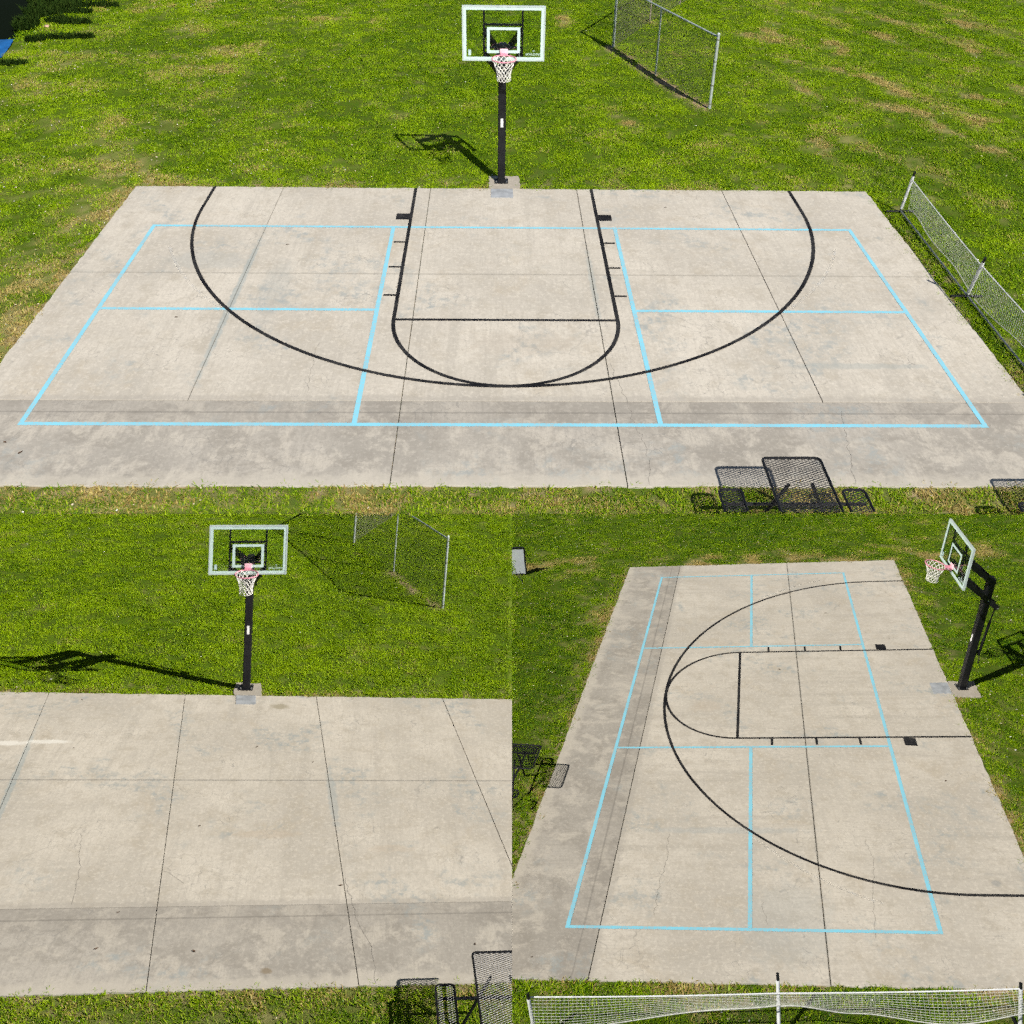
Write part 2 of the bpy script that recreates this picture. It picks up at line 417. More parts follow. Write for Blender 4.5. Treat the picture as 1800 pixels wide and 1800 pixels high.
gm, sm = mat_grass(), mat_ground()
tc = bpy.data.collections.new('grass_tufts')
for i in range(6): tc.objects.link(tuft(i, gm, 18, 0.055))
pc = bpy.data.collections.new('grass_patches')
for i in range(6): pc.objects.link(tuft(50 + i, gm, 118, 0.19))
lc = bpy.data.collections.new('leaf_flakes')
for i in range(4): lc.objects.link(flake(i, plain('pale_leaf', (0.55, 0.47, 0.33), 0.7) if i else plain('white_petal', (0.75, 0.74, 0.68), 0.7)))
GR = {1: 'short green lawn with rows of dry cut straw around the court in the upper view',
      2: 'short green lawn behind and before the unpainted court in the lower left view',
      3: 'short green lawn coloured darker for dimmer light on both sides of the court in the lower right view'}
GD = {1: 20.0, 2: 22.0, 3: 20.0}
for k in (1, 2, 3):
    me = make_ground(k); me.materials.append(sm)
    g = bpy.data.objects.new('ground', me); COL[k].objects.link(g); g.matrix_world = PLOTS[k]; tag(g, kind='structure')
    for nm, tr, lab, cat in (('grass', scatter_tree('grass_scatter', pc, 'dens', GD[k], 0.8, 1.25, k, 'tall', (tc, 'edge', 240.0)), GR[k], 'grass'),
                             ('leaf_litter', scatter_tree('litter_scatter', lc, 'litter', 9.0, 0.5, 1.15, k + 9), 'tiny pale fallen leaves sprinkled over the lawn of the ' + {1: 'upper', 2: 'lower left', 3: 'lower right'}[k] + ' view', 'leaf litter')):
        o = bpy.data.objects.new(nm, me); COL[k].objects.link(o); o.matrix_world = PLOTS[k]
        md = o.modifiers.new('scatter', 'NODES'); md.node_group = tr
        tag(o, lab, cat, kind='stuff')

# ------------------------------------------------------------------ concrete
def mat_concrete(name, base, aged=False, spots=(), seed=0.0, k=1):
    q = NT(name); v = q.coords((1, 1, 1), (seed, seed * .7, 0))
    big = q.noise(v, 0.45, 4.0, 0.6); med = q.noise(v, 2.4, 8.0, 0.65); fine = q.noise(v, 55.0, 4.0, 0.7)
    st = q.noise(q.coords((2.2, 0.16, 1), (seed + 3, seed, 0)), 1.3, 6.0, 0.62)
    st2 = q.noise(q.coords((0.25, 3.4, 1), (seed + 7, seed, 0)), 1.2, 6.0, 0.65)
    D = tuple(c * 0.80 for c in base); Lt = tuple(min(1, c * 1.10) for c in base)
    col = q.mix(q.ramp(big, 0.32, 0.68), D if aged else tuple(c * 0.84 for c in base), Lt)
    col = q.mix(q.math('MULTIPLY', q.ramp(st, 0.50, 0.68), 0.55), col, tuple(c * .74 for c in base))
    col = q.mix(q.math('MULTIPLY', q.ramp(st2, 0.52, 0.70), 0.35), col, tuple(c * .78 for c in base))
    if aged:
        lt = q.noise(q.coords((1.2, 1.0, 1), (seed, 4, 0)), 1.7, 10.0, 0.70, 0.4); dk = q.noise(q.coords((1, 1.5, 1), (seed + 19, 2, 0)), 1.0, 9.0, 0.68, 0.3)
        col = q.mix(q.math('MULTIPLY', q.ramp(dk, 0.46, 0.60), 0.75), col, (base[0] * .70, base[1] * .69, base[2] * .68))
        col = q.mix(q.math('MULTIPLY', q.ramp(lt, 0.48, 0.60), 0.75), col, (base[0] * 1.28, base[1] * 1.27, base[2] * 1.24))
    else:
        col = q.mix(q.math('MULTIPLY', q.ramp(med, 0.46, 0.70), 0.75), col, (base[0] * 0.78, base[1] * 0.76, base[2] * 0.72))
        bn = q.noise(q.coords((1, 1, 1), (seed + 77, 5, 0)), 0.75, 7.0, 0.68, 0.5); col = q.mix(q.math('MULTIPLY', q.ramp(bn, 0.54, 0.70), 0.5), col, (base[0] * .80, base[1] * .74, base[2] * .64))
    gr = q.noise(v, 21.0, 6.0, 0.8); col = q.mix(q.math('MULTIPLY', q.ramp(gr, 0.48, 0.62), 0.45), col, tuple(c * .66 for c in base))
    br = q.noise(q.coords((26.0, 2.0, 1), (seed, 8, 0)), 1.0, 4.0, 0.7); col = q.mix(q.math('MULTIPLY', q.ramp(br, 0.48, 0.62), 0.32), col, tuple(c * .70 for c in base))
    gr2 = q.noise(q.coords((1, 1, 1), (seed + 60, 9, 0)), 12.0, 6.0, 0.75); col = q.mix(q.math('MULTIPLY', q.ramp(gr2, 0.50, 0.62), 0.45), col, tuple(min(1, c * 1.22) for c in base))
    # bluish chalk and mould smears
    sm_ = q.math('MULTIPLY', q.ramp(q.noise(v, 0.62, 4.0, 0.55, 0.6), 0.52, 0.66), q.ramp(q.noise(v, 5.0, 7.0, 0.75), 0.46, 0.62))
    col = q.mix(q.math('MULTIPLY', sm_, 0.85), col, (0.285, 0.305, 0.295))
    wh = q.math('MULTIPLY', q.ramp(q.noise(q.coords((1, 1, 1), (seed + 40, 3, 0)), 0.8, 3.0, 0.5, 1.0), 0.62, 0.76), q.ramp(q.noise(v, 9.0, 6.0, 0.8), 0.52, 0.68))
    col = q.mix(q.math('MULTIPLY', wh, 0.35), col, (0.74, 0.72, 0.66))
    # hairline cracks, only here and there
    dv = q.n('ShaderNodeVectorMath', _operation='MULTIPLY_ADD'); nn = q.n('ShaderNodeTexNoise'); q.l(v, nn.inputs['Vector']); nn.inputs['Scale'].default_value = 2.1; nn.inputs['Detail'].default_value = 6.0
    q.l(nn.outputs['Color'], dv.inputs[0]); dv.inputs[1].default_value = (0.55, 0.55, 0); q.l(v, dv.inputs[2])
    cr = q.math('SUBTRACT', 1.0, q.ramp(q.voro(dv.outputs[0], 0.42), 0.0008, 0.0032))
    cr = q.math('MULTIPLY', cr, q.ramp(q.noise(v, 0.5, 2.0), 0.50, 0.60))
    cz = q.math('SUBTRACT', 1.0, q.ramp(q.voro(dv.outputs[0], 5.5), 0.006, 0.022))
    cz = q.math('MULTIPLY', q.math('MULTIPLY', cz, q.ramp(q.noise(v, 0.9, 4.0, 0.7), 0.48, 0.62)), 0.50)
    col = q.mix(q.math('MAXIMUM', q.math('MULTIPLY', cr, 0.30), cz), col, (0.17, 0.165, 0.155))
    sep = q.n('ShaderNodeSeparateXYZ'); q.l(q.coords(), sep.inputs[0]); SXo, SYo = sep.outputs[0], sep.outputs[1]
    if k == 2: SXo = q.math('ADD', SXo, q.math('MULTIPLY', SYo, OUT))
    if k == 3: SYo = q.math('ADD', SYo, q.math('MULTIPLY', SXo, OUT))
    for (cx, cy, rx, ry, sc, f) in spots:
        a = q.math('DIVIDE', q.math('SUBTRACT', SXo, cx * FT), rx * FT); b = q.math('DIVIDE', q.math('SUBTRACT', SYo, cy * FT), ry * FT)
        d = q.math('SQRT', q.math('ADD', q.math('MULTIPLY', a, a), q.math('MULTIPLY', b, b)))
        d = q.math('ADD', d, q.math('MULTIPLY', q.math('SUBTRACT', q.noise(v, 6.0, 5.0, 0.65), 0.5), 1.5))
        col = q.mix(q.math('MULTIPLY', q.math('SUBTRACT', 1.0, q.ramp(d, 0.55, 1.1)), f), col, sc)
    col = q.mix(q.math('MULTIPLY', q.ramp(fine, 0.46, 0.64), 0.20), col, tuple(c * .7 for c in base))
    q.l(col, q.bsdf.inputs['Base Color'])
    q.bsdf.inputs['Roughness'].default_value = 0.9; q.bsdf.inputs['Specular IOR Level'].default_value = 0.2
    q.bump(fine, 0.25, 0.003)
    return q.m
def mat_line(name, col, wear):
    q = NT(name); v = q.coords()
    a = q.noise(v, 22.0, 7.0, 0.75); b = q.noise(v, 1.5, 4.0)
    m = q.math('MULTIPLY', q.ramp(q.math('ADD', a, q.math('MULTIPLY', b, 0.35)), 0.62, 0.86), wear)
    c = q.mix(q.ramp(b, 0.35, 0.65), col, tuple(x * 0.88 + 0.012 for x in col))
    q.l(q.mix(m, c, (0.40, 0.375, 0.335)), q.bsdf.inputs['Base Color'])
    q.bsdf.inputs['Roughness'].default_value = 0.75; q.bsdf.inputs['Specular IOR Level'].default_value = 0.10
    return q.m
BLUE = mat_line('blue_line_paint', (0.20, 0.53, 0.66), 0.7)
BLACK = mat_line('black_line_paint', (0.007, 0.007, 0.009), 0.08)
def mat_trace():
    q = NT('worn_chalk_trace'); v = q.coords()
    m = q.ramp(q.noise(v, 6.0, 6.0, 0.7), 0.45, 0.75)
    tr = q.n('ShaderNodeBsdfTransparent'); mx = q.n('ShaderNodeMixShader'); q.l(q.math('MULTIPLY', m, 0.6), mx.inputs[0]); q.l(tr.outputs[0], mx.inputs[1]); q.l(q.bsdf.outputs[0], mx.inputs[2]); q.l(mx.outputs[0], q.out.inputs['Surface'])
    q.bsdf.inputs['Base Color'].default_value = (0.68, 0.67, 0.64, 1); q.bsdf.inputs['Roughness'].default_value = 0.9
    return q.m
TRACE = mat_trace()
BASE = (0.495, 0.453, 0.385)
CON = {1: mat_concrete('court_concrete', BASE, seed=0.0, spots=((0, 4.0, 60, .09, (.20, .19, .17), .45), (0, -8.25, 60, .55, (.30, .275, .24), .4), (0.9, -3.2, 3.2, 1.3, (0.36, 0.31, 0.25), .3), (-15, 1.0, .25, 9.0, (.22, .28, .29), .5), (5.0, 3.0, .22, 5.0, (.25, .30, .30), .35), (17.5, -5.2, 4.5, .3, (.27, .30, .29), .4), (-17.5, 5.5, 3.0, 1.2, (.30, .32, .31), .28), (-13.0, 2.0, 1.0, 4.0, (.28, .30, .29), .25))),
       2: mat_concrete('court_concrete', BASE, seed=11.0, k=2, spots=((-14.9, 3.0, .25, 9.0, (.22, .29, .31), .45), (5.1, 2.0, .35, 4.0, (.26, .31, .32), .4), (0, 4.0, 60, .09, (.20, .19, .17), .45), (0, -8.25, 60, .55, (.30, .275, .24), .4), (2.18, 14.2, .85, .5, (0.27, 0.235, 0.16), .75), (-13.7, 8.75, 1.7, .3, (0.72, 0.70, 0.64), .6), (-16.6, 8.5, 2.2, .35, (0.72, 0.70, 0.64), .6), (0.8, -1.9, 2.3, .5, (0.40, 0.32, 0.23), .35), (8.2, -3.4, 1.6, .4, (0.42, 0.34, 0.25), .3))),
       3: mat_concrete('court_concrete', BASE, seed=23.0, k=3, spots=((19.5, -1.5, .4, 6.0, (.27, .31, .32), .3), (28, 2, 4.0, 3.0, (.30, .33, .33), .22), (0, 4.0, 60, .09, (.20, .19, .17), .45), (0, -8.25, 60, .55, (.30, .275, .24), .4), (2.5, -3.5, 1.2, 1.4, (0.42, 0.35, 0.27), .3), (24.5, 13.8, .35, .3, (0.22, 0.23, 0.23), .5)))}
AGED = {k: mat_concrete('aged_strip_concrete', (0.375, 0.345, 0.298), True, seed=5.0 + 9 * k, k=k, spots=((0, -8.9, 60, 1.4, (.20, .18, .158), .18), (0, -9.1, 60, .07, (.12, .11, .098), .38), (0, -14.3, 60, 1.1, (.47, .43, .36), .6)) + (((0.59, -13.0, .3, .25, (0.20, .15, .09), .7),) if k == 2 else ())) for k in (1, 2, 3)}
BED = plain('joint_filler', (0.075, 0.07, 0.062), 0.95, spec=0.1)
COURT = {1: 'court', 2: 'court', 3: 'court'}
def band(mb, pts, wd, z, closed=False):
    """flat painted band along a polyline"""
    pts = [Vector((p[0], p[1])) for p in pts]; n = len(pts); L, R = [], []
    for i in range(n):
        a = pts[max(i - 1, 0)]; b = pts[min(i + 1, n - 1)]; t = (b - a).normalized(); nn = Vector((-t.y, t.x)) * wd / 2
        L.append((pts[i].x + nn.x, pts[i].y + nn.y, z)); R.append((pts[i].x - nn.x, pts[i].y - nn.y, z))
    mb.add(R + L, [(i, i + 1, n + i + 1, n + i) for i in range(n - 1)]); return mb
CRK = plain('crack_grit', (0.26, 0.24, 0.21), .95, 0, .3, 30, 0.05)  # dark grey-brown colour of the crack bands
CRACKS = {1: [[(5.16, -5.09), (5.55, -7.48), (5.77, -9.47), (6.16, -11.71), (5.94, -14.01)], [(15.61, -8.99), (15.21, -11.28), (14.65, -14.0)], [(-9.67, -3.14), (-9.61, -5.68), (-9.52, -7.57)]],
          2: [[(5.88, -6.11), (6.56, -8.94), (7.19, -10.9), (7.63, -12.52), (7.67, -14.0)], [(-9.65, -1.72), (-8.76, -5.11), (-8.35, -7.92)], [(-4.16, -5.19), (-2.92, -6.33)]],
          3: [[(19.86, -7.7), (22.49, -7.96), (25.16, -8.54), (27.61, -8.88)], [(20.35, 4.32), (22.6, 4.34), (25.44, 3.51), (29.13, 2.81)], [(26.3, -2.74), (28.16, -2.69)]]}
def make_court(k):
    s = SX[k]; g, gy = (.012, .022) if k == 3 else (.019, .027)
    bed = MB().box((0, (YN + YF) / 2, -0.32), (49.9, YF - YN - 0.1, 0.44)); bed.v = [(*plan(k, x, y), z) for x, y, z in bed.v]
    cl = clips(2, (0, 0, 0)) if k == 2 else None
    root = bed.build('court', BED, None, k, clip=cl); tag(root, kind='structure')
    def slab(x0, x1, y0, y1, m):
        b = MB(); n = 24
        # outer edges wander a little, as a poured edge does
        r = random.Random(int(x0 * 10 + y0 * 100) + k)
        def wob(a, edge): return (r.uniform(-1, 1) * 0.05 if edge else 0)
        top = []
        for i in range(n): top.append((x0 + (x1 - x0) * i / n, y0 + wob(0, abs(y0 - YN) < .01)))
        for i in range(n): top.append((x1 + wob(0, abs(abs(x1) - 25) < .01), y0 + (y1 - y0) * i / n))
        for i in range(n): top.append((x1 - (x1 - x0) * i / n, y1 + wob(0, abs(y1 - YF) < .01)))
        for i in range(n): top.append((x0 + wob(0, abs(abs(x0) - 25) < .01), y1 - (y1 - y0) * i / n))
        cx, cy = (x0 + x1) / 2, (y0 + y1) / 2; N = len(top)
        ins = [(x + (0.007 if x < cx else -0.007), y + (0.007 if y < cy else -0.007)) for x, y in top]
        vs = [(*plan(k, x, y), 0.0) for x, y in ins] + [(*plan(k, x, y), -0.012) for x, y in top] + [(*plan(k, x, y), -0.45) for x, y in top]
        fs = [tuple(range(N))] + [(i, N + i, N + (i + 1) % N, (i + 1) % N) for i in range(N)] + [(N + i, 2 * N + i, 2 * N + (i + 1) % N, N + (i + 1) % N) for i in range(N)]
        b.add(vs, [f for f in fs]); b.build('slab', m, root, k, clip=cl)
    xs = (-25, -15, -5, 5, 15, 25)
    for i in range(5):
        for y0, y1 in ((YS, 4.0), (4.0, YF)):
            slab(xs[i] + (g if i else 0), xs[i + 1] - (g if i < 4 else 0), y0 + gy, y1 - (gy if y1 < YF else 0), CON[k])
    for x0, x1 in ((-25, -5), (-5, 5), (5, 25)):
        slab(x0 + (g if x0 > -25 else 0), x1 - (g if x1 < 25 else 0), YN, YS - gy, AGED[k])
    for path in CRACKS[k]:
        rc = random.Random(int(path[0][0] * 100)); pts = []
        for (xa, ya), (xb, yb) in zip(path, path[1:]):
            n = max(2, int(math.hypot(xb - xa, yb - ya) / .3))
            for i in range(n): pts.append((xa + (xb - xa) * i / n + rc.uniform(-.09, .09), ya + (yb - ya) * i / n + rc.uniform(-.09, .09)))
        pts.append(path[-1]); band(MB(), pts, .018, .006).build('crack', CRK, root, k)
    if k == 2: return root
    B = lambda name, pts, wd, z, m: band(MB(), [plan(k, x, y) for x, y in pts], wd, z, m).build(name, m, root, k)
    wb = 0.235; h = wb / 2
    for y in (-10, 10): B('boundary_line', [(-22 - h / s, y), (22 + h / s, y)], wb, .013, BLUE)
    for x in (-22, 22): B('boundary_line', [(x, -10 + h), (x, 10 - h)], wb, .013, BLUE)
    for x in (-7, 7):
        B('no_volley_line', [(x, -10 + h), (x, 10 - h)], wb, .013, BLUE)
        B('center_line', [(x + math.copysign(h / s, x), 0), (x + math.copysign(15 - h / s, x), 0)], wb, .013, BLUE)
    wk = 0.205
    lane = [(-6, YF - .02), (-6, -1)] + [(-6 * math.cos(a), -1 - 6 * math.sin(a)) for a in [math.pi * i / 64 for i in range(1, 64)]] + [(6, -1), (6, YF - .02)]
    B('lane_line', lane, wk, .024, BLACK)
    B('free_throw_line', [(-6 + .1 / s, -1), (6 - .1 / s, -1)], wk, .020, BLACK)
    a0 = 0.0
    arc = [(-19.65, YF - .02), (-19.65, 14.5)] + [(-19.65 * math.cos(a), 12.6 - 19.65 * math.sin(a)) for a in [math.pi * i / 120 for i in range(0, 121)]] + [(19.65, 14.5), (19.65, YF - .02)]
    B('three_point_line', arc, wk, .034, BLACK)
    for sg in (-1, 1):
        B('lane_block', [(sg * 6.1, 11.5), (sg * 6.95, 11.5)], .86, .024, BLACK)
        for y in (7.95, 4.8, 1.55): B('lane_mark', [(sg * 6.1, y), (sg * 6.8, y)], .17, .024, BLACK)
    for sg in (-1, 1):
        c = [(sg * 21.3 * math.cos(a), 13.2 - 19.0 * math.sin(a)) for a in [math.radians(18 + 30 * i / 24) for i in range(25)]]
        B('chalk_trace', c, .16, .008, TRACE)
    return root
ROOTS = {k: make_court(k) for k in (1, 2, 3)}

# concrete footing of the pole, and the grey plate let into the slab before it
PLATE = plain('grey_plate', (0.305, 0.32, 0.335), 0.7, 0.0, 0.15, 5, 0.2)
FOOT = mat_concrete('footing_concrete', (0.40, 0.36, 0.30), seed=51.0)
def make_footing(k):
    r = random.Random(40 + k); outl = []
    for i in range(28):
        t = i / 28 * 4; sdx = int(t); f = t - sdx
        p = [(-1.0 + 2.1 * f, YF + .03), (1.1, YF + .03 + 2.0 * f), (1.1 - 2.1 * f, 18.03), (-1.0, 18.03 - 2.0 * f)][sdx]
        outl.append((p[0] + r.uniform(-.06, .06), p[1] + (r.uniform(-.08, .08) if p[1] > YF + .1 else 0)))
    if k == 2: outl = [(x * (1 - .12 * max(0, y - 17.2)), y) for x, y in outl]
    b = MB(); N = len(outl); b.add([(x, y, .02) for x, y in outl] + [(x * 1.03, y, -.3) for x, y in outl], [tuple(range(N))] + [(i, N + i, N + (i + 1) % N, (i + 1) % N) for i in range(N)])
    fx = FX[k]; b.v = [(*plan(k, x + fx, y), z) for x, y, z in b.v]; b.build('footing', FOOT, ROOTS[k], k)
    p = MB().box((-.12 + fx, 15.2, .008), (1.5, 1.42, .03)); p.v = [(*plan(k, x, y), z) for x, y, z in p.v]; p.build('anchor_plate', PLATE, ROOTS[k], k, bevel=.006)
for k in (1, 2, 3): make_footing(k)

# ------------------------------------------------------------------ basketball hoops
PBLK = plain('black_powder_coat', (0.008, 0.0085, 0.010), 0.45, 0.0, 0.3, 4, 0.3)
ALU = plain('pale_aluminium_frame', (0.50, 0.58, 0.57), 0.4, 0.15, 0.06, 6)
WHT = plain('white_glass_print', (0.52, 0.66, 0.62), 0.35, 0.0, 0.04)
PALEPINK = plain('faded_pink_bracket', (0.80, 0.50, 0.56), 0.45, 0.0, 0.12, 6)
PINK = plain('pink_rim_paint', (0.72, 0.27, 0.36), 0.45, 0.0, 0.12, 6)
CORD = plain('white_net_cord', (0.80, 0.78, 0.72), 0.8, 0.0, 0.08, 20)
LAB = plain('white_sticker', (0.80, 0.80, 0.78), 0.5, 0.0, 0.05)
STEEL = plain('galvanised_bolt', (0.35, 0.36, 0.37), 0.4, 0.8)
def mat_glass():
    q = NT('backboard_glass')
    tr = q.n('ShaderNodeBsdfTransparent'); tr.inputs[0].default_value = (0.93, 0.97, 0.95, 1)
    gl = q.n('ShaderNodeBsdfGlossy'); gl.inputs['Roughness'].default_value = 0.02
    lw = q.n('ShaderNodeLayerWeight'); fac = q.math('ADD', q.math('MULTIPLY', q.math('POWER', lw.outputs['Facing'], 4.0), 0.5), 0.035)
    mx = q.n('ShaderNodeMixShader'); q.l(fac, mx.inputs[0]); q.l(tr.outputs[0], mx.inputs[1]); q.l(gl.outputs[0], mx.inputs[2]); q.l(mx.outputs[0], q.out.inputs['Surface'])
    return q.m
GLASS = mat_glass()
def text_mesh(body, size, mat, parent, plot, M):
    cu = bpy.data.curves.new('lettering', 'FONT'); cu.body = body; cu.size = size * FT; cu.extrude = 0.001; cu.align_x = 'CENTER'; cu.resolution_u = 2
    tmp = bpy.data.objects.new('tmp', cu); S.collection.objects.link(tmp)
    dg = bpy.context.evaluated_depsgraph_get(); me = bpy.data.meshes.new_from_object(tmp.evaluated_get(dg))
    bpy.data.objects.remove(tmp); me.transform(M); me.materials.clear(); me.materials.append(mat); me.name = 'lettering'
    o = bpy.data.objects.new('lettering', me); COL[plot].objects.link(o); o.parent = parent; return o
def make_hoop(k, q, sc, label, base=(-.15, 17.1, .02)):
    R = rotv(q); M = R.to_4x4() @ Matrix.Scale(sc, 4)
    root = thing('basketball_hoop', k, base, label, 'basketball hoop', 'basketball hoops', M)
    b = lambda mb, n, m, par=root, **kw: mb.build(n, m, par, k, **kw)
    Ri = R.transposed()
    b(MB().box((0, 0, .05), (.95, .8, .06)).map(Ri), 'base_plate', PBLK, bevel=.01)
    for sx in (-1, 1):
        for sy in (-1, 1): b(MB().tube((sx * .37, sy * .3, .08), (sx * .37, sy * .3, .17), .045, 6).map(Ri), 'bolt', STEEL)
    pole = b(MB().box((0, 0, 4.9), (.53, .53, 10.0)), 'pole', PBLK, bevel=.035)
    b(MB().box((0, -.274, 4.5), (.17, .012, .62)), 'sticker', LAB, pole)
    b(MB().box((0, 0, 9.93), (.42, .42, .05)), 'pole_cap', PBLK, pole)
    yb = -3.0
    for sx in (-1, 1):
        b(MB().bar((sx * .37, .12, 9.55), (sx * 1.15, yb + .06, 11.55), .19, .44), 'upper_arm', PBLK, bevel=.015)
        b(MB().bar((sx * .36, .85, 7.55), (sx * .36, -.1, 8.15), .17, .42).bar((sx * .36, -.1, 8.15), (sx * 1.1, yb + .06, 10.05), .17, .42), 'lower_arm', PBLK)
        b(MB().bar((sx * 1.2, yb, 9.86), (sx * 1.2, yb, 13.02), .12, .16), 'board_rail', PBLK)
    b(MB().tube((-.45, .05, 9.6), (.45, .05, 9.6), .07, 8), 'pivot_pin', STEEL); b(MB().tube((-.45, 0, 8.1), (.45, 0, 8.1), .07, 8), 'pivot_pin', STEEL)
    b(MB().tube((-.45, .82, 7.58), (.45, .82, 7.58), .07, 8), 'pivot_pin', STEEL)
    for z in (11.98, 10.54): b(MB().bar((-1.14, yb, z), (1.14, yb, z), .12, .12), 'crossbar', PBLK)
    b(MB().bar((-.45, yb + .02, 10.4), (.45, yb + .02, 10.4), .12, .7), 'rim_backing', PBLK)
    b(MB().tube((0, .84, 7.5), (0, .74, 5.9), .05, 8).tube((0, .75, 6.2), (0, .58, 3.1), .10, 10), 'lift_strut', PBLK)
    b(MB().bar((0, .2, 3.35), (0, .62, 3.35), .16, .3), 'strut_bracket', PBLK)
    b(MB().tube((0, .6, 3.2), (.12, .66, 2.75), .03, 6).tube((.12, .66, 2.75), (.12, .66, 2.4), .05, 6), 'crank_handle', PBLK)
    # backboard
    x0, x1, z0, z1, yf = -2.56, 2.61, 9.72, 13.16, -3.1
    def ring(a0, a1, c0, c1, t, y, dy):
        m = MB(); m.box(((a0 + a1) / 2, y, c0 + t / 2), (a1 - a0, dy, t)); m.box(((a0 + a1) / 2, y, c1 - t / 2), (a1 - a0, dy, t))
        m.box((a0 + t / 2, y, (c0 + c1) / 2), (t, dy, c1 - c0 - 2 * t)); m.box((a1 - t / 2, y, (c0 + c1) / 2), (t, dy, c1 - c0 - 2 * t)); return m
    fr = b(ring(x0, x1, z0, z1, .085, yf + .04, .16), 'backboard_frame', ALU)
    gl = b(MB().box(((x0 + x1) / 2, yf, (z0 + z1) / 2), (x1 - x0 - .17, .035, z1 - z0 - .17)), 'backboard_glass', GLASS)
    b(ring(x0 + .088, x1 - .088, z0 + .088, z1 - .088, .17, yf - .024, .006), 'border_print', WHT, gl)
    xc = .025
    b(ring(xc - 1.04, xc + 1.04, z0 + .5, z0 + 2.13, .18, yf - .024, .006), 'target_square', WHT, gl)
    text_mesh('SPALDING', .22, WHT, gl, k, Matrix.Translation(Vector((1.92, yf - .03, z0 + .37)) * FT) @ Matrix.Rotation(math.pi / 2, 4, 'X'))
    b(MB().box((1.92, yf - .027, z0 + .66), (.10, .004, .05)).bar((1.84, yf - .027, z0 + .60), (1.92, yf - .027, z0 + .70), .02, .004).bar((2.0, yf - .027, z0 + .60), (1.92, yf - .027, z0 + .70), .02, .004), 'logo_mark', WHT, gl)
    b(MB().box((-2.1, yf - .024, z0 + .53), (.17, .006, .36)), 'maker_label', plain('pale_blue_label', (0.42, 0.55, 0.55), .5), gl)
    # rim
    zr, yr = 10.25, -4.42
    rim = b(MB().path([(.05 + .75 * math.cos(2 * math.pi * i / 40), yr + .75 * math.sin(2 * math.pi * i / 40), zr) for i in range(40)], .038, 8, closed=True), 'rim', PINK, smooth=True)
    b(MB().box((.05, yf - .08, zr + .08), (.50, .12, .36)), 'rim_bracket', PALEPINK, rim, bevel=.02)
    b(MB().box((.05, yf - .36, zr - .015), (.42, .5, .07)).bar((-.35, yr + .6, zr - .03), (-.12, yf - .12, zr - .16), .05).bar((.45, yr + .6, zr - .03), (.22, yf - .12, zr - .16), .05), 'rim_neck', PINK, rim)
    net = MB(); n = 12; rows = 7
    prof = lambda t: .73 - .33 * (1 - (1 - t) ** 2) * 1.0 + .05 * max(0, t - .75) * 4 * .5
    for i in range(n):
        for sg in (-1, 1):
            pts = []
            for j in range(rows * 2 + 1):
                t = j / (rows * 2); a = 2 * math.pi * (i / n) + sg * (j * math.pi / n) * .5
                r = prof(t) + .02 * math.sin(j * 1.9 + i)
                pts.append((.05 + r * math.cos(a), yr + r * math.sin(a), zr - .02 - 1.24 * t - .03 * math.sin(i * 2.1) * t))
            net.path(pts, .019, 4, cap=False)
    for i in range(n):
        a0 = 2 * math.pi * i / n
        net.path([(.05 + prof(1) * math.cos(a0 + d * .26), yr + prof(1) * math.sin(a0 + d * .26), zr - 1.26 - .09 * (1 - d * d)) for d in (-1, -.5, 0, .5, 1)], .019, 4)
    b(net, 'net', CORD, rim)
    return root
make_hoop(1, (0.0064, -.0012, .0014), .975, 'black pole basketball hoop with pink rim behind the painted court in the upper view')
make_hoop(2, (0.031, -.0268, .047), 1.096, 'black pole basketball hoop with pink rim behind the unpainted court, long shadow at its left', (-2.61, 17.15, .02))
make_hoop(3, (-.2093, .1804, .03), 1.02, 'basketball hoop seen from the side with lift strut on its pole, right of the court', (-.16, 16.86, .02))

# ------------------------------------------------------------------ chain link fences
GALV = plain('galvanised_post', (0.42, 0.47, 0.46), 0.5, 0.3, 0.15, 7)
RUST = plain('weathered_post', (0.30, 0.25, 0.20), 0.6, 0.2, 0.2, 7)
WIRE = plain('chain_link_wire', (0.13, 0.13, 0.075), 0.6, 0.1, 0.15, 12)
def make_fence(k, H, label):
    pts = FENCE[k]; o = Vector((*pts[0], 0)); root = thing('chain_link_fence', k, (*pts[0], -.05), label, 'fence')
    L = [Vector((x, y, 0)) - o for x, y in pts]
    for i, p in enumerate(L):
        term = i in (0, 2); r = .125 if term else .08
        po = MB().tube(p, p + Vector((0, 0, H + (.22 if term else 0))), r, 12).build('post', GALV if i < 3 else RUST, root, k, smooth=False)
        if term:
            MB().tube(p + Vector((0, 0, H + .22)), p + Vector((0, 0, H + .34)), r * 1.15, 12, r * .4).build('post_cap', GALV, po, k)
            for z in (.4, H * .33, H * .66, H - .25): MB().tube(p + Vector((0, 0, z)), p + Vector((0, 0, z + .07)), r * 1.18, 12).build('tension_band', WIRE, po, k)
    for i in range(len(L) - 1):
        a, b = L[i], L[i + 1]; d = b - a; ln = d.length; u = d / ln; up = Vector((0, 0, 1))
        MB().tube(a + up * H, b + up * H, .08, 10).build('top_rail', GALV if i < 2 else RUST, root, k)
        m = MB(); z0, z1 = .12, H - .02; sp = .23; hh = z1 - z0
        c = -hh
        while c < ln:
            for sg in (1, -1):
                s0, s1 = max(0, c), min(ln, c + hh); 
                if s1 - s0 > .02:
                    za, zb = s0 - c, s1 - c
                    if sg < 0: za, zb = hh - za, hh - zb
                    m.path([a + u * s0 + up * (z0 + za), a + u * s1 + up * (z0 + zb)], .0080, 3, cap=False)
            c += sp
        m.path([a + up * .1, b + up * .1], .012, 3)
        mo = m.build('chain_link_mesh', WIRE, root, k); mo['kind'] = 'stuff'
